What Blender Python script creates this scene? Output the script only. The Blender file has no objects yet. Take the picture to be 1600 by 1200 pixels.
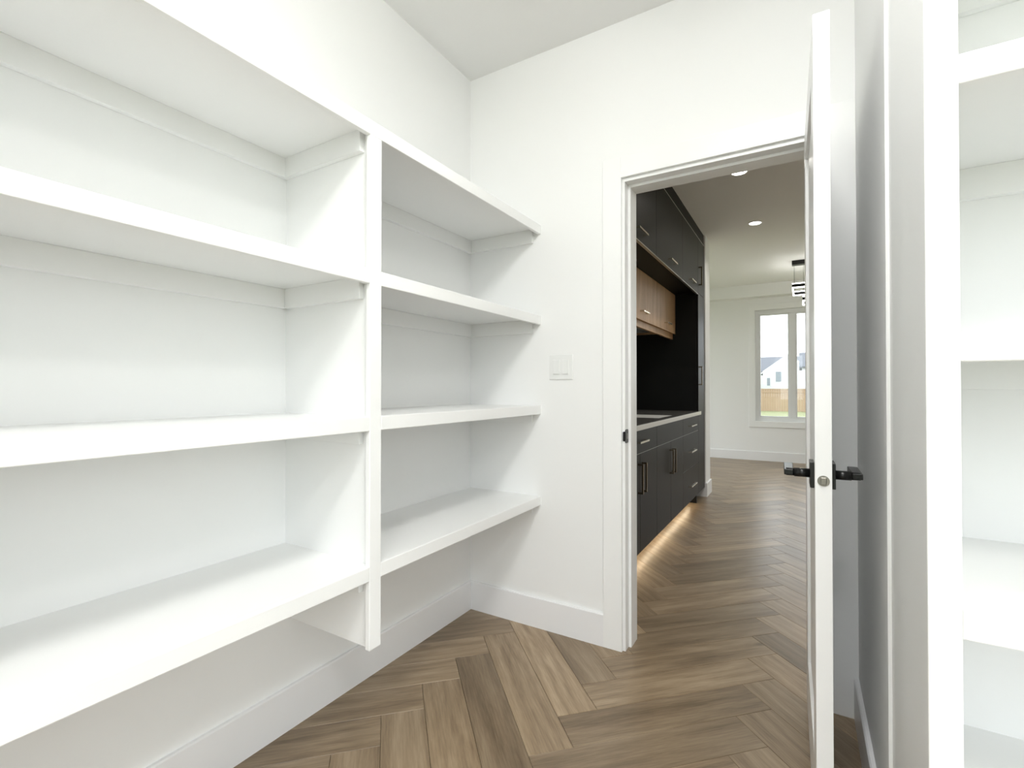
import bpy, math, random
from mathutils import Vector
random.seed(7)

# ------------------------------------------------------------------ camera, sky, exposure
SC = bpy.context.scene
COL = SC.collection
CAM_H = 1.14
cam_d = bpy.data.cameras.new('camera')
cam_d.sensor_width = 36.0
cam_d.lens = 36.0 * 757.4 / 1600.0
cam_d.clip_start = 0.02
cam_d.clip_end = 600
cam = bpy.data.objects.new('camera', cam_d)
COL.objects.link(cam)
cam.location = (0, 0, CAM_H)
cam.rotation_euler = (math.radians(90 + 0.4865), 0, math.radians(30.9026))
SC.camera = cam

SKY = 3.6
PANTRY_L = 74.0
w = bpy.data.worlds.new('overcast_sky')
SC.world = w
w.use_nodes = True
bg = w.node_tree.nodes['Background']
bg.inputs[0].default_value = (0.93, 0.96, 1.0, 1)
bg.inputs[1].default_value = SKY

SC.view_settings.view_transform = 'Standard'
SC.view_settings.look = 'None'
SC.view_settings.exposure = 0.0
SC.view_settings.gamma = 1.0
SC.view_settings.use_curve_mapping = False

# main planes of the place (metres, camera foot at the origin)
XL, YE, ZC = -1.485, 2.060, 2.750        # left wall, door wall, ceiling
YK = 2.190                               # kitchen face of the door wall
XR, YA = 0.163, 1.372                    # short right wall, back of the alcove
XA, YB = 1.75, -1.30                     # alcove side wall, wall behind the camera
YW = 8.570                               # far window wall
XKR, XDL = 3.70, -2.70                   # kitchen right wall, dining left wall
XKW = -1.520                             # wall behind the kitchen cabinets
WING0, WING1 = 5.425, 5.70

# ------------------------------------------------------------------ helpers
class MB:
    def __init__(s):
        s.v, s.f, s.sm = [], [], []
    def add(s, vs, fs, smooth=False):
        b = len(s.v)
        s.v += [tuple(p) for p in vs]
        for f in fs:
            s.f.append(tuple(b + i for i in f)); s.sm.append(smooth)
        return s
    def box(s, x0, x1, y0, y1, z0, z1):
        x0, x1 = sorted((x0, x1)); y0, y1 = sorted((y0, y1)); z0, z1 = sorted((z0, z1))
        return s.add([(x0,y0,z0),(x1,y0,z0),(x1,y1,z0),(x0,y1,z0),(x0,y0,z1),(x1,y0,z1),(x1,y1,z1),(x0,y1,z1)],
                     [(0,3,2,1),(4,5,6,7),(0,1,5,4),(1,2,6,5),(2,3,7,6),(3,0,4,7)])
    def prism(s, prof, axis, a, b):
        # prof: ccw 2-D outline; axis 'x' -> (a, p, q), 'y' -> (p, a, q), 'z' -> (p, q, a)
        def P(t, p, q): return {'x': (t, p, q), 'y': (p, t, q), 'z': (p, q, t)}[axis]
        n = len(prof)
        vs = [P(a, *p) for p in prof] + [P(b, *p) for p in prof]
        fs = [tuple(range(n))[::-1], tuple(range(n, 2*n))] + [(i, (i+1) % n, n+(i+1) % n, n+i) for i in range(n)]
        return s.add(vs, fs)
    def cyl(s, c, r, axis, a, b, n=32, r2=None):
        r2 = r if r2 is None else r2
        def P(t, p, q): return {'x': (t, p, q), 'y': (p, t, q), 'z': (p, q, t)}[axis]
        an = [2*math.pi*i/n for i in range(n)]
        vs = [P(a, c[0]+r*math.cos(t), c[1]+r*math.sin(t)) for t in an] + [P(b, c[0]+r2*math.cos(t), c[1]+r2*math.sin(t)) for t in an]
        k = len(s.v)
        s.add(vs, [])
        for i in range(n):
            s.f.append((k+i, k+(i+1) % n, k+n+(i+1) % n, k+n+i)); s.sm.append(True)
        s.f.append(tuple(k+i for i in range(n))[::-1]); s.sm.append(False)
        s.f.append(tuple(k+n+i for i in range(n))); s.sm.append(False)
        return s
    def ring(s, c, r0, r1, z0, z1, n=40):
        an = [2*math.pi*i/n for i in range(n)]
        vs = []
        for r, z in ((r0, z0), (r1, z0), (r1, z1), (r0, z1)):
            vs += [(c[0]+r*math.cos(t), c[1]+r*math.sin(t), z) for t in an]
        fs = []
        for k in range(4):
            for i in range(n):
                j = (i+1) % n; m = (k+1) % 4
                fs.append((k*n+i, k*n+j, m*n+j, m*n+i))
        return s.add(vs, fs)

def wloc(o):
    p = Vector((0, 0, 0))
    while o is not None:
        p += Vector(o.location); o = o.parent
    return p

def mesh(name, mb, mat):
    import bmesh
    m = bpy.data.meshes.new(name)
    m.from_pydata(mb.v, [], mb.f)
    m.polygons.foreach_set('use_smooth', mb.sm)
    bm = bmesh.new(); bm.from_mesh(m); bmesh.ops.recalc_face_normals(bm, faces=bm.faces); bm.to_mesh(m); bm.free()
    m.update()
    m.materials.append(mat)
    return m

def obj(name, mb, mat, parent=None, bevel=0.0, local=False, seg=2):
    """links mb as ONE mesh object; verts are world coordinates unless local"""
    if not local:
        c = [sum(p[k] for p in mb.v)/len(mb.v) for k in range(3)]
        mb.v = [(p[0]-c[0], p[1]-c[1], p[2]-c[2]) for p in mb.v]
        off = Vector(c) - (wloc(parent) if parent else Vector())
    else:
        off = Vector()
    o = bpy.data.objects.new(name, mesh(name, mb, mat))
    COL.objects.link(o)
    o.location = off
    if parent: o.parent = parent
    if bevel:
        b = o.modifiers.new('bevel', 'BEVEL'); b.width = bevel; b.segments = seg; b.limit_method = 'ANGLE'; b.harden_normals = False
    return o

def thing(name, label, cat, loc=(0, 0, 0), rz=0, group=None, kind=None):
    o = bpy.data.objects.new(name, None); COL.objects.link(o)
    o.location = loc; o.rotation_euler = (0, 0, rz); o.empty_display_size = 0.05
    o['label'] = label
    if cat: o['category'] = cat
    if group: o['group'] = group
    if kind: o['kind'] = kind
    return o

def tag(o, label, cat=None, group=None, kind=None):
    o['label'] = label
    if cat: o['category'] = cat
    if group: o['group'] = group
    if kind: o['kind'] = kind
    return o

def struct(name, mb, mat, label, bevel=0.0):
    return tag(obj(name, mb, mat, None, bevel), label, kind='structure')

def B(*a): return MB().box(*a)

# ------------------------------------------------------------------ materials
def mat_new(name):
    m = bpy.data.materials.new(name); m.use_nodes = True
    nt = m.node_tree; b = nt.nodes['Principled BSDF']
    return m, nt, b

def paint(name, col, rough, bump=0.0, scale=300, var=0.0, spec=0.5, metal=0.0):
    m, nt, b = mat_new(name)
    b.inputs['Base Color'].default_value = (*col, 1)
    b.inputs['Roughness'].default_value = rough
    b.inputs['Metallic'].default_value = metal
    b.inputs['Specular IOR Level'].default_value = spec
    tc = nt.nodes.new('ShaderNodeTexCoord')
    n = nt.nodes.new('ShaderNodeTexNoise'); n.inputs['Scale'].default_value = scale; n.inputs['Detail'].default_value = 3
    nt.links.new(tc.outputs['Object'], n.inputs['Vector'])
    if bump:
        bp = nt.nodes.new('ShaderNodeBump'); bp.inputs['Strength'].default_value = bump; bp.inputs['Distance'].default_value = 0.001
        nt.links.new(n.outputs['Fac'], bp.inputs['Height']); nt.links.new(bp.outputs['Normal'], b.inputs['Normal'])
    if var:
        mx = nt.nodes.new('ShaderNodeMix'); mx.data_type = 'RGBA'
        mx.inputs['A'].default_value = (*[c*(1-var) for c in col], 1); mx.inputs['B'].default_value = (*[min(1, c*(1+var)) for c in col], 1)
        nt.links.new(n.outputs['Fac'], mx.inputs['Factor']); nt.links.new(mx.outputs['Result'], b.inputs['Base Color'])
    return m

def emit(name, col, strength):
    m, nt, b = mat_new(name)
    b.inputs['Base Color'].default_value = (0.8, 0.8, 0.8, 1)
    b.inputs['Emission Color'].default_value = (*col, 1)
    b.inputs['Emission Strength'].default_value = strength
    return m

def wood(name, c0, c1, c2, rough, stretch=(1.2, 14, 14), tone=0.25, bump=0.12, axis_random=True, grain=1.0):
    """grain runs along object X; every object gets its own piece of the log and its own tone"""
    m, nt, b = mat_new(name)
    N = nt.nodes.new; Lk = nt.links.new
    tc = N('ShaderNodeTexCoord'); oi = N('ShaderNodeObjectInfo')
    mul = N('ShaderNodeVectorMath'); mul.operation = 'SCALE'; mul.inputs[3].default_value = 37.0
    cmb = N('ShaderNodeCombineXYZ')
    for k in range(3): Lk(oi.outputs['Random'], cmb.inputs[k])
    Lk(cmb.outputs[0], mul.inputs[0])
    add = N('ShaderNodeVectorMath'); add.operation = 'ADD'
    Lk(tc.outputs['Object'], add.inputs[0]); Lk(mul.outputs[0], add.inputs[1])
    mp = N('ShaderNodeMapping'); mp.inputs['Scale'].default_value = stretch
    Lk(add.outputs[0], mp.inputs[0])
    big = N('ShaderNodeTexNoise'); big.inputs['Scale'].default_value = 1.3; big.inputs['Detail'].default_value = 4; big.inputs['Distortion'].default_value = 0.9
    Lk(mp.outputs[0], big.inputs['Vector'])
    mp2 = N('ShaderNodeMapping'); mp2.inputs['Scale'].default_value = (stretch[0]*3.0, stretch[1]*9, stretch[2]*9)
    Lk(add.outputs[0], mp2.inputs[0])
    fine = N('ShaderNodeTexNoise'); fine.inputs['Scale'].default_value = 3.0; fine.inputs['Detail'].default_value = 5; fine.inputs['Roughness'].default_value = 0.65
    Lk(mp2.outputs[0], fine.inputs['Vector'])
    # cathedral rings
    wv = N('ShaderNodeTexWave'); wv.wave_type = 'RINGS'; wv.rings_direction = 'X'
    wv.inputs['Scale'].default_value = 1.6; wv.inputs['Distortion'].default_value = 9.0; wv.inputs['Detail'].default_value = 3; wv.inputs['Detail Scale'].default_value = 0.7
    Lk(mp.outputs[0], wv.inputs['Vector'])
    m1 = N('ShaderNodeMath'); m1.operation = 'MULTIPLY_ADD'; m1.inputs[1].default_value = 0.55; 
    Lk(big.outputs['Fac'], m1.inputs[0])
    m2 = N('ShaderNodeMath'); m2.operation = 'MULTIPLY'; m2.inputs[1].default_value = 0.42*grain
    Lk(fine.outputs['Fac'], m2.inputs[0]); Lk(m2.outputs[0], m1.inputs[2])
    m3 = N('ShaderNodeMath'); m3.operation = 'MULTIPLY_ADD'; m3.inputs[1].default_value = 0.07*grain
    Lk(wv.outputs['Fac'], m3.inputs[0]); Lk(m1.outputs[0], m3.inputs[2])
    cr = N('ShaderNodeValToRGB')
    e = cr.color_ramp.elements
    e[0].position = 0.33; e[0].color = (*c0, 1); e[1].position = 0.73; e[1].color = (*c2, 1)
    x = e.new(0.52); x.color = (*c1, 1)
    Lk(m3.outputs[0], cr.inputs[0])
    # knots, a few
    vo = N('ShaderNodeTexVoronoi'); vo.inputs['Scale'].default_value = 2.3
    mpk = N('ShaderNodeMapping'); mpk.inputs['Scale'].default_value = (1.0, 2.0, 0.0)
    Lk(add.outputs[0], mpk.inputs[0]); Lk(mpk.outputs[0], vo.inputs['Vector'])
    kr = N('ShaderNodeMapRange'); kr.inputs['From Min'].default_value = 0.03; kr.inputs['From Max'].default_value = 0.10
    kr.inputs['To Min'].default_value = 0.62; kr.inputs['To Max'].default_value = 1.0
    Lk(vo.outputs['Distance'], kr.inputs['Value'])
    # tone of the piece
    tr = N('ShaderNodeMapRange'); tr.inputs['To Min'].default_value = 1-tone; tr.inputs['To Max'].default_value = 1+tone
    Lk(oi.outputs['Random'], tr.inputs['Value'])
    mm = N('ShaderNodeMath'); mm.operation = 'MULTIPLY'
    Lk(tr.outputs[0], mm.inputs[0]); Lk(kr.outputs[0], mm.inputs[1])
    sc = N('ShaderNodeVectorMath'); sc.operation = 'SCALE'
    Lk(cr.outputs[0], sc.inputs[0]); Lk(mm.outputs[0], sc.inputs[3])
    Lk(sc.outputs[0], b.inputs['Base Color'])
    rr = N('ShaderNodeMapRange'); rr.inputs['To Min'].default_value = rough-0.06; rr.inputs['To Max'].default_value = rough+0.10
    Lk(fine.outputs['Fac'], rr.inputs['Value']); Lk(rr.outputs[0], b.inputs['Roughness'])
    bp = N('ShaderNodeBump'); bp.inputs['Strength'].default_value = bump; bp.inputs['Distance'].default_value = 0.0008
    Lk(fine.outputs['Fac'], bp.inputs['Height']); Lk(bp.outputs['Normal'], b.inputs['Normal'])
    return m

M = {}
M['wall'] = paint('wall_paint', (0.925, 0.93, 0.92), 0.6, 0.05, 350)
M['ceil'] = paint('ceiling_paint', (0.91, 0.91, 0.90), 0.9, 0.25, 160)
M['white'] = paint('white_enamel', (0.935, 0.94, 0.93), 0.34, 0.02, 60)
M['base'] = paint('baseboard_enamel', (0.90, 0.90, 0.905), 0.34, 0.02, 60)
M['door'] = paint('door_enamel', (0.90, 0.90, 0.89), 0.28, 0.02, 60)
M['plastic'] = paint('switch_plastic', (0.87, 0.88, 0.865), 0.3)
M['black'] = paint('black_metal', (0.008, 0.008, 0.008), 0.28, spec=0.35)
M['cab'] = paint('charcoal_cabinet', (0.011, 0.0105, 0.0095), 0.40, 0.02, 500, 0.08, 0.14)
M['cabblack'] = paint('black_panel', (0.006, 0.0065, 0.006), 0.5, spec=0.2)
M['alu'] = paint('edge_aluminium', (0.62, 0.61, 0.57), 0.32, metal=1.0)
M['pull'] = paint('brushed_pull', (0.68, 0.63, 0.54), 0.24, metal=1.0)
M['bronze'] = paint('dark_bronze', (0.26, 0.21, 0.15), 0.26, metal=1.0)
M['steel'] = paint('latch_steel', (0.27, 0.255, 0.23), 0.32, 0.05, 400, metal=1.0)
M['sinksteel'] = paint('sink_ceramic', (0.88, 0.88, 0.85), 0.30)
M['sheet'] = paint('dark_grey_sheet', (0.13, 0.128, 0.12), 0.2)
M['stone'] = paint('quartz_worktop', (0.80, 0.79, 0.76), 0.2, 0.0, 90, 0.04)
M['glass'] = None
M['vinyl'] = paint('window_vinyl', (0.82, 0.83, 0.83), 0.35)
M['floor'] = wood('oak_plank', (0.14, 0.094, 0.053), (0.275, 0.20, 0.124), (0.43, 0.33, 0.22), 0.31, tone=0.24, stretch=(1.1, 5.5, 5.5))
M['wood'] = wood('walnut_veneer', (0.36, 0.20, 0.09), (0.56, 0.345, 0.18), (0.72, 0.48, 0.28), 0.42, stretch=(9, 9, 0.9), tone=0.05, bump=0.05, grain=1.2)
M['sub'] = paint('subfloor', (0.05, 0.035, 0.02), 0.9)
M['led'] = emit('led_diffuser', (1.0, 0.97, 0.92), 9.0)
M['pantryfill'] = emit('pantry_fill_diffuser', (1.0, 1.0, 0.99), PANTRY_L)
M['warmled'] = emit('warm_led', (1.0, 0.70, 0.38), 6.0)
M['pendled'] = emit('pendant_led', (1.0, 0.98, 0.94), 11.0)
M['grass'] = paint('lawn', (0.22, 0.24, 0.12), 0.9, 0, 6, 0.2)
M['cedar'] = paint('cedar_fence', (0.36, 0.255, 0.165), 0.8, 0, 3, 0.15)
M['siding'] = paint('white_siding', (0.78, 0.80, 0.80), 0.7)
M['siding2'] = paint('lilac_siding', (0.70, 0.70, 0.78), 0.7)
M['shingle'] = paint('grey_shingle', (0.15, 0.16, 0.18), 0.9, 0, 4, 0.15)
M['pane'] = paint('dark_pane', (0.25, 0.29, 0.32), 0.1)
g, nt, b = mat_new('window_glass')
for n in list(nt.nodes):
    if n.type != 'OUTPUT_MATERIAL': nt.nodes.remove(n)
out = nt.nodes['Material Output']
tr = nt.nodes.new('ShaderNodeBsdfTransparent'); tr.inputs[0].default_value = (0.96, 0.975, 0.97, 1)
gl = nt.nodes.new('ShaderNodeBsdfGlossy'); gl.inputs['Roughness'].default_value = 0.02
lw = nt.nodes.new('ShaderNodeLayerWeight')
p5 = nt.nodes.new('ShaderNodeMath'); p5.operation = 'POWER'; p5.inputs[1].default_value = 5.0
fr = nt.nodes.new('ShaderNodeMath'); fr.operation = 'MULTIPLY_ADD'; fr.inputs[1].default_value = 0.9; fr.inputs[2].default_value = 0.04
nt.links.new(lw.outputs['Facing'], p5.inputs[0]); nt.links.new(p5.outputs[0], fr.inputs[0])
mx = nt.nodes.new('ShaderNodeMixShader')
nt.links.new(fr.outputs[0], mx.inputs[0]); nt.links.new(tr.outputs[0], mx.inputs[1]); nt.links.new(gl.outputs[0], mx.inputs[2]); nt.links.new(mx.outputs[0], out.inputs[0])
M['glass'] = g

# ------------------------------------------------------------------ room shell
T = 0.12
fl = struct('floor', B(-2.9, 3.9, -1.5, 8.75, -0.12, -0.010), M['sub'], 'herringbone floor of greige oak planks running through the doorway')
struct('ceiling', B(-2.9, 3.9, -1.5, 8.75, ZC, ZC+0.12), M['ceil'], 'flat white ceiling over pantry and kitchen')
struct('wall_left', B(XL-T, XL, YB-T, YK, 0, ZC), M['wall'], 'white pantry wall behind the long shelves')

OX0, OX1, OZ = -0.679, 0.069, 2.058       # rough opening
mb = MB()
mb.box(XL, OX0, YE, YK, 0, ZC); mb.box(OX1, XKR, YE, YK, 0, ZC); mb.box(OX0, OX1, YE, YK, OZ, ZC)
struct('wall_back', mb, M['wall'], 'white wall with the doorway to the kitchen')
struct('wall_right', B(XR, XR+T, YA, YE, 0, ZC), M['wall'], 'short white wall behind the open door')
struct('wall_alcove', B(XR+T, XA+T, YA, YA+T, 0, ZC), M['wall'], 'white wall at the back of the right shelves')
VY0, VY1, VZ0, VZ1 = -1.20, 0.80, 0.20, 2.50  # opening for the added side window
mb = MB(); mb.box(XA, XA+T, YB, VY0, 0, ZC); mb.box(XA, XA+T, VY1, YA, 0, ZC); mb.box(XA, XA+T, VY0, VY1, 0, VZ0); mb.box(XA, XA+T, VY0, VY1, VZ1, ZC)
struct('wall_side', mb, M['wall'], 'white side wall of the shelf alcove')
RX0, RX1, RZ0, RZ1 = -0.70, 0.90, 0.20, 2.45  # opening for the added rear window
mb = MB(); mb.box(XL, RX0, YB-T, YB, 0, ZC); mb.box(RX1, XA+T, YB-T, YB, 0, ZC); mb.box(RX0, RX1, YB-T, YB, 0, RZ0); mb.box(RX0, RX1, YB-T, YB, RZ1, ZC)
struct('wall_rear', mb, M['wall'], 'white pantry wall facing the doorway')
# kitchen shell
struct('wall_kitchen', B(XKW-T, XKW, YK, WING0, 0, ZC), M['wall'], 'kitchen wall behind the charcoal cabinets')
struct('wall_wing', B(XDL-T, -0.872, WING0, WING1, 0, ZC), M['wall'], 'white wing wall ending beside the tall cabinet')
DY0, DY1 = 5.9, 8.4  # opening for the added dining window
mb = MB(); mb.box(XDL-T, XDL, WING1, DY0, 0, ZC); mb.box(XDL-T, XDL, DY1, YW, 0, ZC); mb.box(XDL-T, XDL, DY0, DY1, 0, 0.1); mb.box(XDL-T, XDL, DY0, DY1, 2.5, ZC)
struct('wall_dining', mb, M['wall'], 'white side wall of the dining area')
# far wall with the window, openings for the added fill windows
WX0, WX1, WZ0, WZ1 = -0.640, 0.388, 0.617, 2.370
PX0, PX1, PZ0, PZ1 = 1.3, 2.9, 0.30, 2.37
mb = MB()
mb.box(XDL-T, WX0, YW, YW+T, 0, ZC); mb.box(WX1, PX0, YW, YW+T, 0, ZC); mb.box(PX1, XKR+T, YW, YW+T, 0, ZC)
mb.box(WX0, WX1, YW, YW+T, 0, WZ0); mb.box(WX0, WX1, YW, YW+T, WZ1, ZC); mb.box(PX0, PX1, YW, YW+T, 0, PZ0); mb.box(PX0, PX1, YW, YW+T, PZ1, ZC)
struct('wall_far', mb, M['wall'], 'far white wall with the tall window')
mb = MB(); QY0, QY1 = 6.8, 8.3
mb.box(XKR, XKR+T, YE, QY0, 0, ZC); mb.box(XKR, XKR+T, QY1, YW, 0, ZC); mb.box(XKR, XKR+T, QY0, QY1, 0, PZ0); mb.box(XKR, XKR+T, QY0, QY1, PZ1, ZC)
struct('wall_kitchen_right', mb, M['wall'], 'right hand kitchen wall')
struct('trim_4', B(XDL, XKR, 8.37, YW, 2.56, ZC), M['wall'], 'shallow white bulkhead above the far window')

# herringbone planks
PW, PL = 0.1485, 0.750
R2 = math.sqrt(2)
X0, Y0 = -0.203 - (PL-PW)/R2, 2.064 - (PL+PW)/R2
FX0, FX1, FY0, FY1 = -2.69, 3.69, YB, YW
def clip(poly, test, cut):
    o = []
    for i, p in enumerate(poly):
        q = poly[(i+1) % len(poly)]
        a, b_ = test(p), test(q)
        if a >= 0: o.append(p)
        if (a >= 0) != (b_ >= 0):
            t = a/(a-b_); o.append((p[0]+t*(q[0]-p[0]), p[1]+t*(q[1]-p[1])))
    return o
def plank_mb(poly):
    """poly ccw, local xy; micro-bevelled top"""
    n = len(poly); e = 0.0010
    cx = sum(p[0] for p in poly)/n; cy = sum(p[1] for p in poly)/n
    def ins(d):
        r = []
        for i in range(n):
            p0, p1, p2 = poly[i-1], poly[i], poly[(i+1) % n]
            d1 = (p1[0]-p0[0], p1[1]-p0[1]); d2 = (p2[0]-p1[0], p2[1]-p1[1])
            l1 = math.hypot(*d1) or 1e-9; l2 = math.hypot(*d2) or 1e-9
            n1 = (-d1[1]/l1, d1[0]/l1); n2 = (-d2[1]/l2, d2[0]/l2)
            k = 1 + n1[0]*n2[0] + n1[1]*n2[1]
            k = max(k, 0.3)
            r.append((p1[0] + d*(n1[0]+n2[0])/k, p1[1] + d*(n1[1]+n2[1])/k))
        return r
    a = ins(0.0004); c = ins(0.0004+e)
    vs = [(p[0], p[1], -0.0105) for p in a] + [(p[0], p[1], -0.0014) for p in a] + [(p[0], p[1], 0.0) for p in c]
    fs = [tuple(range(2*n, 3*n))]
    for k in (0, 1):
        for i in range(n):
            j = (i+1) % n
            fs.append((k*n+i, k*n+j, (k+1)*n+j, (k+1)*n+i))
    m = MB(); m.add(vs, fs); return m
RECT = [(-PL/2, -PW/2), (PL/2, -PW/2), (PL/2, PW/2), (-PL/2, PW/2)]
whole = mesh('plank', plank_mb(RECT), M['floor'])
pl = []
def blocked(x, y):
    # footprints no floor shows in: outside the pantry / kitchen outline
    if y < YE - 0.4 and x > XA + 0.4: return True
    if y < YK - 0.35 and x < XL - 0.3: return True
    if XR+T+0.35 < x and YA+T+0.35 < y < YE-0.35: return True
    if y < WING0 and x < XKW - 0.3: return True
    return False
for col in range(-5, 8):
    for k in range(-60, 90):
        for kind in (0, 1):
            if kind == 0: u, v = k*PW + PL/2, k*PW + PW/2
            else: u, v = k*PW + PL + PW/2, (k+1)*PW - PL/2
            u += col*(PW+PL); v += col*(PW-PL)
            x, y = X0 + (u-v)/R2, Y0 + (u+v)/R2
            if x < FX0-0.6 or x > FX1+0.6 or y < FY0-0.6 or y > FY1+0.6 or blocked(x, y): continue
            ang = math.radians(45 if kind == 0 else -45)
            ca, sa = math.cos(ang), math.sin(ang)
            W = [(x+ca*p[0]-sa*p[1], y+sa*p[0]+ca*p[1]) for p in RECT]
            C = W
            for t in (lambda p: p[0]-FX0, lambda p: FX1-p[0], lambda p: p[1]-FY0, lambda p: FY1-p[1]):
                C = clip(C, t, None)
                if len(C) < 3: break
            if len(C) < 3: continue
            area = abs(sum(C[i][0]*C[(i+1) % len(C)][1]-C[(i+1) % len(C)][0]*C[i][1] for i in range(len(C))))/2
            if area < 0.002: continue
            # drop nearly coincident corners
            C = [p for i, p in enumerate(C) if math.hypot(p[0]-C[i-1][0], p[1]-C[i-1][1]) > 0.003]
            full = len(C) == 4 and abs(area-PL*PW) < 1e-4
            loc = [((p[0]-x)*ca+(p[1]-y)*sa, -(p[0]-x)*sa+(p[1]-y)*ca) for p in C]
            # how much of it the photograph shows
            a = math.radians(30.9026); d = -x*math.sin(a)+y*math.cos(a); s = x*math.cos(a)+y*math.sin(a)
            seen = d > 0.5 and -0.75 < s/d < 0.70 and (y < 2.2 or -0.9 < x < 0.35)
            pl.append((0 if seen else 1, math.hypot(x, y), x, y, ang, full, loc, C))
pl.sort(key=lambda t: (t[0], t[1]))
rest = MB()
for i, (s_, d_, x, y, ang, full, loc, C) in enumerate(pl):
    if i < 290:
        o = bpy.data.objects.new('plank', whole if full else mesh('plank', plank_mb(loc), M['floor']))
        COL.objects.link(o); o.parent = fl
        o.location = Vector((x, y, 0)) - Vector(fl.location); o.rotation_euler = (0, 0, ang)
    else:
        q = plank_mb(C); rest.add(q.v, q.f)
o = obj('plank_field', rest, M['floor'], fl); o['kind'] = 'stuff'

# baseboards
BH, BT, CT_P = 0.143, 0.014, 0.015
def bb_prof(face, sgn):   # (across, z) profile; sgn = direction it stands out
    return [(face, 0.0), (face+sgn*BT, 0.0), (face+sgn*BT, BH-0.004), (face+sgn*(BT-0.004), BH), (face, BH)]
struct('baseboard_left', MB().prism(bb_prof(XL, 1), 'y', YB, YE), M['base'], 'white baseboard under the long shelves')
struct('baseboard_back', MB().prism(bb_prof(YE, -1), 'x', XL+BT, -0.756), M['base'], 'white baseboard between the corner and the door casing')
struct('baseboard_right', MB().prism(bb_prof(XR, -1), 'y', YA, YE-CT_P), M['base'], 'white baseboard on the short right wall')
struct('baseboard_rear', MB().prism(bb_prof(YB, 1), 'x', XL+BT, XA), M['base'], 'white baseboard on the rear pantry wall')
struct('baseboard_far', MB().prism(bb_prof(YW, -1), 'x', XDL, XKR), M['base'], 'white baseboard under the far window')
mb = MB(); mb.prism(bb_prof(-0.872, 1), 'y', WING0-BT, WING1+BT); mb.prism(bb_prof(WING0, -1), 'x', -1.0, -0.872)
struct('baseboard_wing', mb, M['base'], 'white baseboard wrapping the wing wall end')
struct('baseboard_kitchen', MB().prism(bb_prof(YK, 1), 'x', 0.16, XKR), M['base'], 'white baseboard on the kitchen side of the door wall')

# ------------------------------------------------------------------ doorway frame (trim_1) and door_1
JX0, JX1, JZ = -0.660, 0.050, 2.040      # jamb faces and head
t1 = thing('trim_1', 'white door casing and stepped jamb around the kitchen doorway', None, (-0.3, YE, 0), kind='structure')
CX0, CW, CT = -0.672, 0.084, 0.015
for side, (ya, yb) in (('p', (YE-CT, YE)), ('k', (YK, YK+CT))):
    obj('casing', B(CX0-CW, CX0, ya, yb, 0, OZ+0.004+CW), M['white'], t1, 0.0015)
    obj('casing', B(0.062, XR if side == 'p' else 0.062+CW, ya, yb, 0, OZ+0.004+CW), M['white'], t1, 0.0015)
    obj('casing', B(CX0, 0.062, ya, yb, OZ+0.004-0.006, OZ+0.004+CW), M['white'], t1, 0.0015)
jl = obj('jamb', B(OX0, JX0, YE, YK, 0, JZ+0.018), M['white'], t1, 0.001)
jr = obj('jamb', B(JX1, OX1, YE, YK, 0, JZ+0.018), M['white'], t1, 0.001)
obj('jamb', B(JX0, JX1, YE, YK, JZ, JZ+0.018), M['white'], t1, 0.001)
SY0, SY1 = 2.104, YK
obj('door_stop', B(JX0, JX0+0.012, SY0, SY1, 0, JZ), M['white'], t1, 0.001)
obj('door_stop', B(JX1-0.012, JX1, SY0, SY1, 0, JZ), M['white'], t1, 0.001)
obj('door_stop', B(JX0+0.012, JX1-0.012, SY0, SY1, JZ-0.012, JZ), M['white'], t1, 0.001)
# strike plate on the latch jamb: rounded plate with lip and latch hole
mb = MB()
def rrect(cx, cy, w_, h_, r, n=6):
    pts = []
    for sx, sy, a0 in ((1, 1, 0), (-1, 1, 90), (-1, -1, 180), (1, -1, 270)):
        for i in range(n+1):
            a = math.radians(a0 + 90*i/n)
            pts.append((cx + sx*(w_/2-r) + r*math.cos(a), cy + sy*(h_/2-r) + r*math.sin(a)))
    return pts
mb.prism(rrect(2.078, 0.930, 0.040, 0.060, 0.010), 'x', JX0-0.0005, JX0+0.0022)
mb.prism(rrect(-0.6625, 0.930, 0.012, 0.042, 0.004), 'y', YE-0.006, YE+0.004)
sp = obj('strike_plate', mb, M['black'], t1); sp['label'] = 'black strike plate with rounded lip'
obj('latch_hole', MB().prism(rrect(2.083, 0.930, 0.014, 0.024, 0.003), 'x', JX0+0.0015, JX0+0.0030), M['steel'], sp)

# door leaf, local frame: x = 0 kitchen face .. -? built along local -Y from the hinge, thickness along +X
DW, DT, DZ0, DZ1 = 0.692, 0.0345, 0.008, 2.034
dang = math.atan2(0.0335-0.0185, 0.69)
d1 = thing('door_1', 'white panelled pantry door standing open, black lever handles', None, (0.0100, 2.050, 0), dang, kind='structure')
ST, RT_ = 0.11, 0.11
def dl(name, a, mat, parent=None, bevel=0.0):
    return obj(name, B(*a), mat, parent or d1, bevel, local=True)
def dpart(name, x0, x1, y0, y1, z0, z1, bevel=0.0012):
    return dl(name, (x0, x1, y0, y1, z0, z1), M['door'], None, bevel)
dpart('stile', 0, DT, -DW, -DW+ST, DZ0, DZ1)
dpart('stile', 0, DT, -ST, 0, DZ0, DZ1)
dpart('rail', 0, DT, -DW+ST, -ST, DZ1-RT_, DZ1)
dpart('rail', 0, DT, -DW+ST, -ST, DZ0, DZ0+0.20)
dpart('door_panel', 0.009, DT-0.009, -DW+ST-0.004, -ST+0.004, DZ0+0.196, DZ1-RT_+0.004, 0)
HZ, HY = 0.929, -DW+0.058
mb = MB().cyl((0, 0), 0.0125, 'y', 0, 0.0022, 28)
lt = obj('latch', mb, M['steel'], d1, local=True); lt.location = (DT/2, -DW-0.0018, HZ-0.008)
lt['label'] = 'round steel latch face on the door edge'
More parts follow.
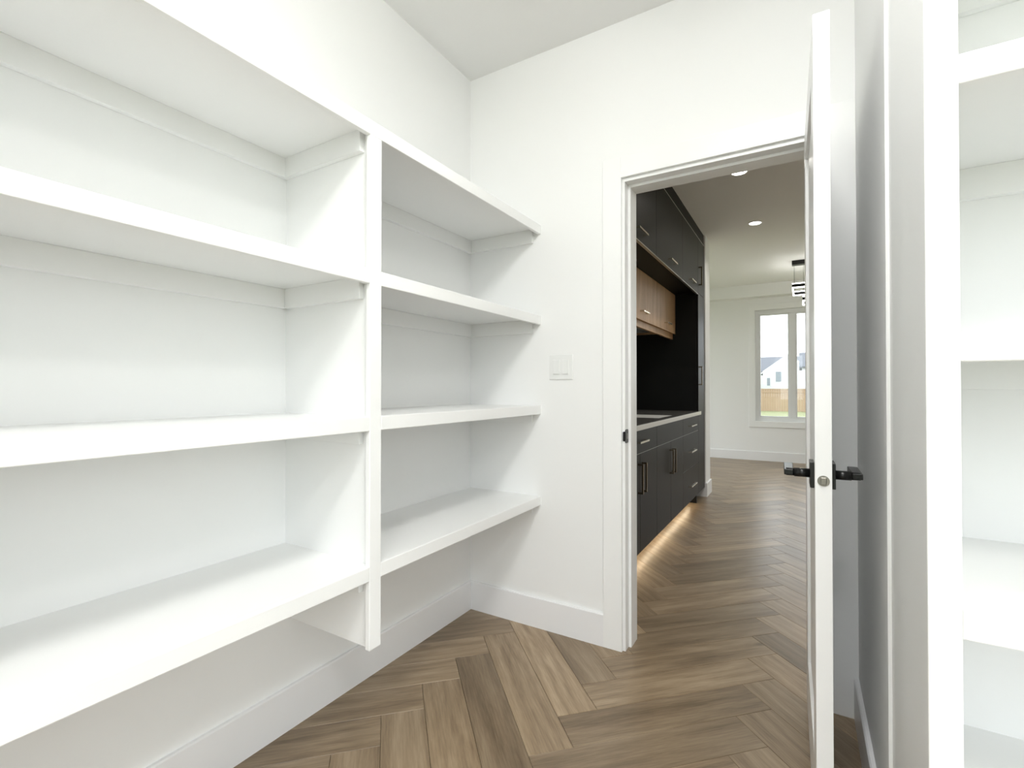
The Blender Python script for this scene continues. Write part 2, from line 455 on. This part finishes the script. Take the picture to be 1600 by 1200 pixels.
lb = obj('latch_bolt', B(-0.006, 0.006, -0.004, 0.0, -0.009, 0.009), M['steel'], lt, 0.0015, local=True)
for s in (-1, 1):
    fx = 0.0 if s < 0 else DT
    h = obj('lever_handle', MB().prism([(-0.031, -0.031), (0.031, -0.031), (0.031, 0.031), (-0.031, 0.031)], 'x', 0, s*0.009), M['black'], d1, 0.0012, local=True)
    h.location = (fx, HY, HZ); h['label'] = 'black lever handle with square rose'
    # neck: round, flaring into the lever
    obj('neck', MB().cyl((0, 0), 0.011, 'x', s*0.008, s*0.042, 24).cyl((0, 0), 0.0095, 'x', s*0.040, s*0.060, 24), M['black'], h, local=True)
    prof = [(-0.011, -0.006), (0.120, -0.006), (0.120, 0.007), (-0.011, 0.007)]
    mb = MB().prism([(s*0.044, -0.012), (s*0.064, -0.012), (s*0.066, 0.112), (s*0.044, 0.118)], 'z', -0.0065, 0.0075)
    obj('lever', mb, M['black'], h, 0.0015, local=True)
for z in (0.22, 1.02, 1.82):
    hg = obj('hinge', MB().cyl((DT+0.004, 0.004), 0.0055, 'z', z, z+0.09, 16), M['black'], d1, local=True)

# light switch
sw = thing('light_switch', 'white double rocker light switch on the wall beside the door casing', 'light switch', (-0.964, YE, 1.238))
SWX0, SWX1, SWZ0, SWZ1 = -1.0235, -0.9045, 1.180, 1.296
obj('switch_plate', B(SWX0, SWX1, YE-0.006, YE, SWZ0, SWZ1), M['plastic'], sw, 0.002, seg=3)
for cx in (-0.987, -0.941):
    fr_ = MB()
    fr_.box(cx-0.0175, cx+0.0175, YE-0.0075, YE-0.004, 1.2035, 1.2725)
    f_ = obj('rocker_frame', fr_, M['plastic'], sw, 0.0008)
    obj('rocker', MB().prism([(YE-0.0065, 1.206), (YE-0.0065, 1.270), (YE-0.0078, 1.270), (YE-0.0092, 1.238), (YE-0.0115, 1.206)], 'x', cx-0.0145, cx+0.0145), M['plastic'], f_, 0.0006)

# ------------------------------------------------------------------ shelving
NH, NT_, BT_S = 0.042, 0.018, 0.018     # nosing height, nosing thickness, board thickness
CLH = 0.064
def bay_shelf(root, ax, back, front, a0, a1, ztop, sides=(1, 1)):
    """one shelf: ax = 'y' runs along Y with back/front in X, ax = 'x' the other way"""
    s = 1 if front > back else -1
    def bx(p0, p1, q0, q1, z0, z1):     # p across (back-front), q along
        return B(p0, p1, q0, q1, z0, z1) if ax == 'y' else B(q0, q1, p0, p1, z0, z1)
    sh = obj('shelf', bx(back, front-s*NT_, a0, a1, ztop-BT_S, ztop), M['white'], root)
    obj('nosing', bx(front-s*NT_, front, a0, a1, ztop-NH, ztop+0.0008), M['white'], sh, 0.0022)
    zc0, zc1 = ztop-BT_S-CLH, ztop-BT_S
    obj('cleat', bx(back, back+s*0.018, a0, a1, zc0, zc1), M['white'], sh, 0.001)
    e = front-s*(NT_+0.022)
    if sides[0]: obj('cleat', bx(back+s*0.018, e, a0, a0+0.018, zc0, zc1), M['white'], sh, 0.001)
    if sides[1]: obj('cleat', bx(back+s*0.018, e, a1-0.018, a1, zc0, zc1), M['white'], sh, 0.001)
    return sh

XS = -1.0722
ZB = [1.8785, 1.4435, 1.0150, 0.5816]          # nosing bottoms
su = thing('shelving_unit', 'long white built-in shelving along the left wall, four tiers', 'shelves', (-1.28, 0.4, 0))
POSTS = [(0.9919, 1.0363), (-0.046, -0.0016)]
edges = [(1.0363, YE), (-0.0016, 0.9919), (YB, -0.046)]
for i, zb in enumerate(ZB):
    zt = zb + NH
    if i == 0:
        for (a0, a1) in edges:
            b0 = a0 - (0.0222 if a0 > YB+0.01 else 0); b1 = a1 + (0.0222 if a1 < YE-0.01 else 0)
            bay_shelf(su, 'y', XL, XS, b0, b1, zt, (a0 <= YB+0.01, a1 >= YE-0.01))
            for (pa, pb) in POSTS:
                pm = (pa+pb)/2
                if abs(a0-pb) < 1e-4: su_c = obj('cleat', B(XL+0.018, XS-0.040, pm+0.009, pm+0.027, zt-BT_S-CLH, zt-BT_S), M['white'], su, 0.001)
                if abs(a1-pa) < 1e-4: su_c = obj('cleat', B(XL+0.018, XS-0.040, pm-0.027, pm-0.009, zt-BT_S-CLH, zt-BT_S), M['white'], su, 0.001)
    else:
        for (a0, a1) in edges:
            sh = bay_shelf(su, 'y', XL, XS, a0, a1, zt, (a0 <= YB+0.01, a1 >= YE-0.01))
            # board reaches the divider panel behind the post trim
            for (pa, pb) in POSTS:
                pm = (pa+pb)/2
                if abs(a0-pb) < 1e-4:
                    obj('cleat', B(XL+0.018, XS-0.040, pm+0.009, pm+0.027, zt-BT_S-CLH, zt-BT_S), M['white'], sh, 0.001)
                    obj('board_end', B(XL, XS-NT_, pm+0.009, a0, zt-BT_S, zt), M['white'], sh)
                if abs(a1-pa) < 1e-4:
                    obj('cleat', B(XL+0.018, XS-0.040, pm-0.027, pm-0.009, zt-BT_S-CLH, zt-BT_S), M['white'], sh, 0.001)
                    obj('board_end', B(XL, XS-NT_, a1, pm-0.009, zt-BT_S, zt), M['white'], sh)
for (pa, pb) in POSTS:
    pm = (pa+pb)/2
    dv = obj('divider', B(XL, XS-NT_, pm-0.009, pm+0.009, 0.381, ZB[0]+NH-BT_S), M['white'], su)
    obj('post_trim', B(XS-NT_, XS, pa, pb, 0.381, ZB[0]), M['white'], dv, 0.002)

YF = 0.9187
ru = thing('shelving_unit', 'white built-in shelving in the alcove beside the open door', 'shelves', (0.95, 1.16, 0))
for zb in (1.9712, 1.5769, 1.1795, 0.7853, 0.391):
    bay_shelf(ru, 'x', YA, YF, 0.194, XA, zb+0.040, (0, 1))
gd = obj('gable', B(0.1698, 0.194, YF+0.018, YA, 0.0, ZC), M['white'], ru)
obj('post_trim', B(0.1554, 0.194, YF, YF+0.018, 0.0, ZC), M['white'], gd, 0.002)

# ------------------------------------------------------------------ pantry ceiling lights, all unseen
def downlight(x, y, watts, spread, label, group, r=0.052, mat='led', col=(1, 0.96, 0.90)):
    t = thing('recessed_light', label, 'ceiling light', (x, y, ZC), group=group)
    obj('trim_ring', MB().ring((x, y), r, r+0.016, ZC-0.004, ZC), M['white'], t)
    obj('lens', MB().cyl((x, y), r, 'z', ZC-0.002, ZC-0.0005, 32), M[mat], t)
    l = bpy.data.lights.new('downlight', 'AREA'); l.shape = 'DISK'; l.size = 2*r; l.energy = watts; l.color = col; l.spread = math.radians(spread)
    lo = bpy.data.objects.new('downlight', l); COL.objects.link(lo); lo.parent = t; lo.location = (0, 0, -0.006)
    lo.visible_camera = True
    return t
def fill_dome(x, y, label):  # domes placed out of view to brighten the pantry softly
    t = thing('fill_ceiling_light', label, 'ceiling light', (x, y, ZC), group='unseen pantry fill domes')
    obj('base_ring', MB().ring((x, y), 0.150, 0.170, ZC-0.022, ZC), M['white'], t)
    mb = MB(); n, k = 40, 7
    prof = [(0.16*math.cos(math.pi/2*i/k), -0.020-0.075*math.sin(math.pi/2*i/k)) for i in range(k)] + [(0.004, -0.095)]
    for i in range(k):
        (r0, z0), (r1, z1) = prof[i], prof[i+1]
        for q in range(n):
            a0, a1 = 2*math.pi*q/n, 2*math.pi*(q+1)/n
            mb.add([(x+r0*math.cos(a0), y+r0*math.sin(a0), ZC+z0), (x+r0*math.cos(a1), y+r0*math.sin(a1), ZC+z0), (x+r1*math.cos(a1), y+r1*math.sin(a1), ZC+z1), (x+r1*math.cos(a0), y+r1*math.sin(a0), ZC+z1)], [(0, 1, 2, 3)], True)
    obj('opal_dome', mb, M['pantryfill'], t)
    return t
fill_dome(-0.08, 0.52, 'unseen opal dome ceiling light over the middle of the pantry, for soft fill')
fill_dome(0.14, -0.85, 'unseen opal dome fill light just inside the added rear window')
fill_dome(1.10, -0.55, 'unseen opal dome fill light added in front of the alcove shelves')

# ------------------------------------------------------------------ kitchen cabinets
KS = 1.0245
def KY(y): return y*KS
def KZ(z): return CAM_H + (z-CAM_H)*KS
XK, XKC = -0.881, -0.855
FT = 0.020                                 # front thickness
ZCT, ZCB = 0.9136, 0.880
ZT, ZD, ZUB, ZUT = 0.100, 0.7257, 2.085, 2.634
Y0c, Y1c, Y2c, Y3c, Y4c = 2.620, 3.462, 4.335, 5.063, 5.418
YC0 = YK + 0.016

def pull(parent, y, z, length, horiz, x=XK, mat='pull'):
    mb = MB(); p = 0.034; w_ = 0.011
    if horiz:
        mb.box(x+p-w_, x+p, y-length/2, y+length/2, z-w_/2, z+w_/2)
        for s in (-1, 1): mb.box(x-0.002, x+p-w_+0.001, y+s*(length/2)-(w_ if s > 0 else 0), y+s*(length/2)+(w_ if s < 0 else 0), z-w_/2, z+w_/2)
    else:
        mb.box(x+p-w_, x+p, y-w_/2, y+w_/2, z-length/2, z+length/2)
        for s in (-1, 1): mb.box(x-0.002, x+p-w_+0.001, y-w_/2, y+w_/2, z+s*(length/2)-(w_ if s > 0 else 0), z+s*(length/2)+(w_ if s < 0 else 0))
    return obj('handle', mb, M[mat if horiz else 'bronze'], parent)

G = 0.0018
def front(root, name, y0, y1, z0, z1, mat='cab', x=XK, gz=0.0018):
    return obj(name, B(x-FT, x, y0+G, y1-G, z0+gz, z1-gz), M[mat], root, 0.0008)

def base_cabinet(label, y0, y1, doors, drawers):
    t = thing('base_cabinet', label, 'cabinet', (-1.2, (y0+y1)/2, 0))
    bd = B(XKW, XK-FT-0.001, y0, y1, ZT, ZCB)
    if 'sink' in label:      # open carcass: bottom, sides, back and front rail
        bd = B(XKW, XK-FT-0.001, y0, y1, ZT, ZT+0.018)
        bd.box(XKW, XK-FT-0.001, y0, y0+0.018, ZT+0.018, ZCB); bd.box(XKW, XK-FT-0.001, y1-0.018, y1, ZT+0.018, ZCB)
        bd.box(XKW, XKW+0.012, y0+0.018, y1-0.018, ZT+0.018, ZCB); bd.box(XK-FT-0.017, XK-FT-0.001, y0+0.018, y1-0.018, ZD-0.05, ZCB)
    obj('body', bd, M['cabblack'], t)
    obj('toe_kick', B(-1.00, -0.985, y0, y1, 0.0, ZT), M['cabblack'], t)
    return t
bc = base_cabinet('charcoal base cabinet next to the doorway', YC0, Y0c, 1, 1)
d = front(bc, 'door', YC0, Y0c, ZT, ZD); pull(d, Y0c-0.05, KZ(0.587), 0.188, False)
d = front(bc, 'drawer', YC0, Y0c, ZD, ZCB); pull(d, (YC0+Y0c)/2, KZ(0.81), 0.16, True)
bc = base_cabinet('charcoal base cabinet with one wide drawer over two doors', Y0c, Y1c, 2, 1)
ym = 3.048
d = front(bc, 'door', Y0c, ym, ZT, ZD); pull(d, ym-0.041, KZ(0.587), 0.188, False)
d = front(bc, 'door', ym, Y1c, ZT, ZD); pull(d, ym+0.041, KZ(0.587), 0.188, False)
d = front(bc, 'drawer', Y0c, Y1c, ZD, ZCB); pull(d, ym, KZ(0.812), 0.20, True)
obj('bright_reveal', B(XK-FT-0.001, XK-0.004, Y0c, Y1c, ZD-0.0022, ZD+0.0018), M['alu'], bc)  # pale metal added for the bright line of light on the door tops
bc = base_cabinet('charcoal sink base cabinet with a plain false drawer front', Y1c, Y2c, 2, 0)
ym = 3.885
d = front(bc, 'door', Y1c, ym, ZT, ZD); pull(d, ym-0.041, KZ(0.587), 0.188, False)
d = front(bc, 'door', ym, Y2c, ZT, ZD); pull(d, ym+0.041, KZ(0.587), 0.188, False)
front(bc, 'false_drawer_front', Y1c, Y2c, ZD, ZCB)
obj('bright_reveal', B(XK-FT-0.001, XK-0.004, Y1c, Y2c, ZD-0.0022, ZD+0.0018), M['alu'], bc)  # same added strip, standing in for light caught on the door edges
bc = base_cabinet('charcoal base cabinet with three stacked drawers beside the tall cabinet', Y2c, Y3c, 0, 3)
zz = [ZT, KZ(0.425), ZD, ZCB]; ym = (Y2c+Y3c)/2
for k in range(3):
    d = front(bc, 'drawer', Y2c, Y3c, zz[k], zz[k+1])
    pull(d, ym-0.02, KZ((0.275, 0.577, 0.806)[k]), 0.24, True)
    if k: obj('bright_reveal', B(XK-FT-0.001, XK-0.004, Y2c, Y3c, zz[k]-0.0022, zz[k]+0.0018), M['alu'], bc)  # lit drawer edges put in as pale metal strips

# worktop with the sink cut-out
SX0, SX1, SY0_, SY1_ = -1.33, -0.925, 3.70, 4.16
mb = MB()
def slab(x1, z0, z1):
    m = MB(); m.box(XKW, SX0, YC0, Y3c, z0, z1); m.box(SX1, x1, YC0, Y3c, z0, z1)
    m.box(SX0, SX1, YC0, SY0_, z0, z1); m.box(SX0, SX1, SY1_, Y3c, z0, z1); return m
wt = thing('worktop', 'worktop with a white slab under a thin dark grey sheet on the base cabinets', 'worktop', (-1.2, 3.6, ZCB))
obj('slab', slab(XKC, ZCB, ZCT-0.002), M['stone'], wt)
obj('top_sheet', slab(XKC-0.004, ZCT-0.002, ZCT), M['sheet'], wt)  # thin dark grey layer over the white slab
sk = thing('sink', 'pale undermount sink set in the worktop', 'sink', ((SX0+SX1)/2, (SY0_+SY1_)/2, ZCB-0.2))
mb = MB(); zb = ZCB-0.20; th = 0.004
for a in ((SX0-th, SX0, SY0_-th, SY1_+th, zb, ZCB), (SX1, SX1+th, SY0_-th, SY1_+th, zb, ZCB), (SX0, SX1, SY0_-th, SY0_, zb, ZCB), (SX0, SX1, SY1_, SY1_+th, zb, ZCB), (SX0-th, SX1+th, SY0_-th, SY1_+th, zb-th, zb)):
    mb.box(*a)
obj('basin', mb, M['sinksteel'], sk)
obj('drain', MB().ring(((SX0+SX1)/2, (SY0_+SY1_)/2), 0.012, 0.045, zb, zb+0.003), M['steel'], sk)

# upper cabinets, full depth, lift-up fronts
for k, (y0, y1, lab) in enumerate(((YC0, Y0c, 'charcoal upper cabinet above the doorway end of the worktop'), (Y0c, Y1c, 'charcoal upper cabinet between the doorway end and the sink bay'),
                                   (Y1c, Y2c, 'charcoal upper cabinet above the sink bay'), (Y2c, Y3c, 'charcoal upper cabinet next to the tall cabinet'))):
    t = thing('upper_cabinet', lab, 'cabinet', (-1.2, (y0+y1)/2, ZUB))
    obj('body', B(XKW, XK-FT-0.001, y0, y1, ZUB, ZUT), M['cabblack'], t)
    d = front(t, 'door', y0, y1, ZUB-0.012, ZUT)
    obj('edge_strip', B(XK-FT, XK+0.0005, y0+G, y1-G, ZUB-0.015, ZUB-0.0095), M['alu'], d)
    if k: pull(d, (y0+y1)/2, KZ(2.108), 0.20, True)
cn = thing('cabinet_cornice', 'black filler board closing the upper cabinets to the ceiling', 'cornice', (-1.0, 3.8, ZUT))
obj('filler_board', B(XK-0.022, XK-0.004, YC0, Y4c, ZUT+0.008, ZC), M['cabblack'], cn)
obj('bright_reveal', B(XK-0.020, XK-0.002, YC0, Y4c, ZUT, ZUT+0.008), M['alu'], cn)

# tall cabinet
t = thing('tall_cabinet', 'narrow tall charcoal cabinet at the end of the run', 'cabinet', (-1.2, (Y3c+Y4c)/2, 0))
obj('body', B(XKW, XK-FT-0.001, Y3c+0.018, Y4c, ZT, ZUT), M['cabblack'], t)
obj('side_panel', B(XKW, XK-FT-0.001, Y3c, Y3c+0.018, 0.0, ZUT), M['cabblack'], t)
d = front(t, 'door', Y3c, Y4c, KZ(2.062), ZUT); pull(d, Y3c+0.035, KZ(2.23), 0.185, False)
d = front(t, 'door', Y3c, Y4c, ZT, KZ(2.062)); pull(d, Y3c+0.035, KZ(1.26), 0.185, False)

# wooden wall cabinets in the niche
XWD = -1.100
for (y0, y1, lab, h) in ((YC0, Y1c, 'wooden wall cabinet nearest the doorway under the charcoal uppers', False), (Y1c, Y2c, 'wooden wall cabinet above the sink', True), (Y2c, Y3c-0.002, 'wooden wall cabinet touching the tall cabinet', True)):
    t = thing('wall_cabinet', lab, 'cabinet', (-1.3, (y0+y1)/2, 1.70))
    zb = KZ(1.683)
    obj('body', B(XKW, XWD-FT-0.001, y0, y1, zb, ZUB), M['wood'], t)
    d = front(t, 'door', y0, y1, zb-0.012, ZUB-0.002, 'wood', XWD)
    if h: pull(d, (y0+y1)/2, KZ(1.738), 0.17, True, XWD)
    obj('light_rail', B(XWD-0.045, XWD-0.025, y0, y1, KZ(1.622), zb), M['wood'], t)
    if y1 < Y3c-0.1: obj('bottom_panel', B(XKW, XWD-0.045, y0, y1, KZ(1.622)+0.003, KZ(1.622)+0.015), M['alu'], t)

# warm LED strip under the base cabinets
ls = thing('led_strip_light', 'warm LED strip glowing under the base cabinets', 'strip light', (-0.965, 3.6, ZT))
obj('diffuser', B(-0.970, -0.960, YC0+0.02, Y3c-0.02, ZT-0.006, ZT), M['warmled'], ls)
l = bpy.data.lights.new('strip', 'AREA'); l.shape = 'RECTANGLE'; l.size = 0.012; l.size_y = Y3c-YC0-0.04; l.energy = 1.9; l.color = (1, 0.85, 0.62)
lo = bpy.data.objects.new('strip', l); COL.objects.link(lo); lo.parent = ls; lo.location = (0, (YC0+Y3c)/2-3.6, -0.008)

# kitchen downlights; the right-hand three are unseen, added for bounce light
for (x, y, wt_, lab) in ((-0.395, 2.62, 3, 'small recessed kitchen ceiling light just beyond the doorway'), (-0.395, 3.945, 3, 'small recessed kitchen ceiling light level with the sink'),
                        (-0.387, 5.262, 3.5, 'small recessed kitchen ceiling light level with the tall cabinet'), (1.9, 3.3, 5, 'unseen recessed light added over the right of the kitchen, beside the doorway wall'),
                        (1.9, 5.0, 7, 'unseen recessed light added over the middle of the open kitchen floor'), (1.9, 6.8, 9, 'unseen recessed light added in front of the second far window')):
    downlight(x, y, wt_, 140, lab, 'kitchen ceiling downlights')

# ------------------------------------------------------------------ windows
def window(name, label, axis, face, depth_sgn, a0, a1, z0, z1, mull, cw=0.091):
    """opening a0..a1, z0..z1 in a wall whose inner face is at `face`; depth_sgn = outward"""
    t = thing(name, label, None, ((a0+a1)/2 if axis == 'x' else face, face if axis == 'x' else (a0+a1)/2, z0), kind='structure')
    def bx(p0, p1, d0, d1, q0, q1):
        return B(p0, p1, face+depth_sgn*d0, face+depth_sgn*d1, q0, q1) if axis == 'x' else B(face+depth_sgn*d0, face+depth_sgn*d1, p0, p1, q0, q1)
    for a in ((a0-cw, a0, z0-cw, z1+cw), (a1, a1+cw, z0-cw, z1+cw), (a0, a1, z1, z1+cw), (a0, a1, z0-cw, z0)):
        obj('casing', bx(a[0], a[1], -0.016, 0, a[2], a[3]), M['white'], t, 0.002)
    fw_, d0, d1 = 0.055, 0.045, 0.115
    xs = [a0, *mull, a1]
    mb = MB()
    for a in ((a0, a0+fw_, z0, z1), (a1-fw_, a1, z0, z1)):
        q = bx(a[0], a[1], d0, d1, a[2], a[3]); mb.add(q.v, q.f)
    for a in ((a0+fw_, a1-fw_, z0, z0+0.062), (a0+fw_, a1-fw_, z1-0.062, z1)):
        q = bx(a[0], a[1], d0, d1, a[2], a[3]); mb.add(q.v, q.f)
    fr_ = obj('window_frame', mb, M['vinyl'], t)
    for m_ in mull:
        obj('mullion', bx(m_-0.041, m_+0.041, d0+0.004, d1, z0+0.062, z1-0.062), M['vinyl'], t, 0.003)
    for i in range(len(xs)-1):
        p0 = xs[i]+(fw_ if i == 0 else 0.041); p1 = xs[i+1]-(fw_ if i == len(xs)-2 else 0.041)
        sh = MB(); e = 0.020
        for a in ((p0, p0+e, z0+0.062, z1-0.062), (p1-e, p1, z0+0.062, z1-0.062), (p0+e, p1-e, z0+0.062, z0+0.062+e), (p0+e, p1-e, z1-0.062-e, z1-0.062)):
            q = bx(a[0], a[1], 0.062, 0.10, a[2], a[3]); sh.add(q.v, q.f)
        s_ = obj('sash', sh, M['vinyl'], t)
        obj('pane', bx(p0+e-0.003, p1-e+0.003, 0.078, 0.082, z0+0.062+e-0.003, z1-0.062-e+0.003), M['glass'], s_)
    # jamb liner
    mb = MB()
    # portal (sampling aid for the sky only)
    l = bpy.data.lights.new('portal', 'AREA'); l.shape = 'RECTANGLE'; l.size = a1-a0; l.size_y = z1-z0
    l.cycles.is_portal = True
    lo = bpy.data.objects.new('portal', l); COL.objects.link(lo)
    c = (a0+a1)/2
    if axis == 'x': lo.location = (c, face+depth_sgn*0.119, (z0+z1)/2); lo.rotation_euler = (math.radians(-90*depth_sgn), 0, 0)
    else: lo.location = (face+depth_sgn*0.119, c, (z0+z1)/2); lo.rotation_euler = (math.radians(90), 0, math.radians(90*depth_sgn))
    return t
window('window_1', 'tall white two-pane window in the far wall looking onto a fenced lawn', 'x', YW, 1, WX0, WX1, WZ0, WZ1, [-0.126])
window('fill_window_2', 'unseen fill window added in the far wall', 'x', YW, 1, PX0, PX1, PZ0, PZ1, [(PX0+PX1)/2])  # out of view, added to bring more daylight into the kitchen
window('fill_window_3', 'unseen fill window added in the right kitchen wall', 'y', XKR, 1, QY0, QY1, PZ0, PZ1, [(QY0+QY1)/2])  # unseen, added and sized to light the kitchen from the right

window('fill_window_5', 'unseen fill window added in the dining side wall', 'y', XDL, -1, DY0, DY1, 0.1, 2.5, [(DY0+DY1)/2])  # hidden by the wing wall, added to brighten the far end only
window('fill_window_6', 'unseen fill window added in the alcove side wall', 'y', XA, 1, VY0, VY1, VZ0, VZ1, [(VY0+VY1)/2], 0.07)  # added out of view to throw daylight across into the left shelves
window('fill_window_4', 'unseen fill window added in the rear pantry wall', 'x', YB, -1, RX0, RX1, RZ0, RZ1, [-0.28, 0.50], 0.07)  # added behind the camera for broad soft light

# ------------------------------------------------------------------ pendant
pd = thing('pendant_light', 'black pendant with two square LED rings over the dining area', 'pendant light', (0.19, 7.20, 2.20))
obj('canopy', B(-0.105, 0.485, 7.06, 7.16, ZC-0.052, ZC), M['black'], pd, 0.002)
def sq_ring(cx, cy, half, z):
    r = MB(); w_ = 0.014
    for a in ((cx-half, cx+half, cy-half, cy-half+w_), (cx-half, cx+half, cy+half-w_, cy+half), (cx-half, cx-half+w_, cy-half+w_, cy+half-w_), (cx+half-w_, cx+half, cy-half+w_, cy+half-w_)):
        r.box(*a, z-0.030, z+0.030)
    rg = obj('led_ring', r, M['pendled'], pd)
    bnd = MB(); h2 = half+0.002
    for a in ((cx-h2, cx+h2, cy-h2, cy-h2+w_+0.004), (cx-h2, cx+h2, cy+h2-w_-0.004, cy+h2), (cx-h2, cx-h2+w_+0.004, cy-h2+w_, cy+h2-w_), (cx+h2-w_-0.004, cx+h2, cy-h2+w_, cy+h2-w_)):
        bnd.box(*a, z-0.019, z+0.019)
    obj('ring_band', bnd, M['black'], rg)
    return rg
sq_ring(0.20, 7.21, 0.30, 2.405)
sq_ring(0.20, 7.21, 0.19, 2.255)
for (x, y, z) in ((-0.08, 6.93, 2.43), (0.48, 6.93, 2.43), (-0.08, 7.49, 2.43), (0.48, 7.49, 2.43), (0.02, 7.03, 2.28), (0.38, 7.03, 2.28), (0.02, 7.39, 2.28), (0.38, 7.39, 2.28)):
    top = Vector((max(-0.08, min(0.46, x)), 7.11, ZC-0.05)); bot = Vector((x, y, z))
    a = MB(); dirv = (top-bot).normalized(); s1 = dirv.orthogonal().normalized()*0.0016; s2 = dirv.cross(s1).normalized()*0.0016
    vs = []
    for p in (bot, top):
        vs += [p+s1, p+s2, p-s1, p-s2]
    a.add([tuple(p) for p in vs], [(0, 1, 5, 4), (1, 2, 6, 5), (2, 3, 7, 6), (3, 0, 4, 7), (3, 2, 1, 0), (4, 5, 6, 7)])
    obj('wire', a, M['black'], pd)

# ------------------------------------------------------------------ outdoors
GZ = -0.45
tag(obj('lawn', B(-60, 60, -60, 190, GZ-0.3, GZ), M['grass'], None), 'pale green lawn behind the house', kind='structure')
fe = thing('fence', 'cedar board fence across the back of the lawn', 'fence', (0, 38, GZ))
FY = 38.0; FTOP = 1.10
pk = MB(); x = -14.0; k = 0
while x < 14:
    pk.box(x, x+0.138, FY-0.01-0.004*(k % 2), FY+0.01, GZ, FTOP-0.06); x += 0.145; k += 1
o = obj('pickets', pk, M['cedar'], fe); o['kind'] = 'stuff'
obj('top_rail', B(-14, 14, FY-0.04, FY+0.05, FTOP-0.06, FTOP), M['cedar'], fe)
obj('upper_rail', B(-14, 14, FY-0.04, FY-0.015, FTOP-0.28, FTOP-0.18), M['cedar'], fe)
for i in range(12):
    obj('post', B(-14+i*2.44, -13.9+i*2.44, FY+0.01, FY+0.11, GZ, FTOP), M['cedar'], fe)

def house(label, x0, x1, y0, y1, eave, ridge, axis, siding, wins):
    t = thing('house', label, 'house', ((x0+x1)/2, (y0+y1)/2, GZ))
    if axis == 'x':      # ridge along X
        ym = (y0+y1)/2
        obj('walls', MB().prism([(y0, GZ), (y1, GZ), (y1, eave), (ym, ridge-0.12), (y0, eave)], 'x', x0, x1), M[siding], t)
        ov = 0.4; s = (ridge-eave)/(ym-y0)
        obj('roof', MB().prism([(y0-ov, eave-s*ov), (ym, ridge), (y1+ov, eave-s*ov), (y1+ov, eave-s*ov+0.2), (ym, ridge+0.2), (y0-ov, eave-s*ov+0.2)], 'x', x0-ov, x1+ov), M['shingle'], t)
    else:                # gable faces the camera
        xm = (x0+x1)/2
        obj('walls', MB().prism([(x0, GZ), (x1, GZ), (x1, eave), (xm, ridge-0.12), (x0, eave)], 'y', y0, y1), M[siding], t)
        ov = 0.5; s = (ridge-eave)/(xm-x0)
        obj('roof', MB().prism([(x0-ov, eave-s*ov), (xm, ridge), (x1+ov, eave-s*ov), (x1+ov, eave-s*ov+0.2), (xm, ridge+0.2), (x0-ov, eave-s*ov+0.2)], 'y', y0, y1+ov), M['shingle'], t)
        obj('fascia', MB().prism([(x0-ov, eave-s*ov-0.15), (xm, ridge-0.15), (x1+ov, eave-s*ov-0.15), (x1+ov, eave-s*ov+0.22), (xm, ridge+0.22), (x0-ov, eave-s*ov+0.22)], 'y', y0-0.5, y0-0.3), M['siding'], t)
    for (a0, a1, z0, z1) in wins:
        wn = obj('window', B(a0-0.12, a1+0.12, y0-0.06, y0+0.02, z0-0.12, z1+0.12), M['siding'], t)
        obj('pane', B(a0, a1, y0-0.08, y0-0.05, z0, z1), M['pane'], wn)
    return t
house('white house with a steep gable at the left of the view', -16.0, -6.6, 86, 97, 4.4, 9.0, 'y', 'siding', [(-7.7, -7.2, 1.4, 3.6)])
house('white house with a broad grey shingle roof', -14.0, 6.0, 112, 126, 4.6, 7.7, 'x', 'siding', [])
house('white gabled house with a small square window', -6.2, 1.8, 100, 111, 4.0, 7.0, 'y', 'siding', [(-4.1, -3.2, 2.3, 4.1), (-5.5, -5.0, 1.6, 3.0)])
house('lilac-white house at the right of the view', 0.0, 10.0, 84, 96, 4.3, 6.6, 'x', 'siding2', [(1.5, 2.6, 1.6, 3.2)])
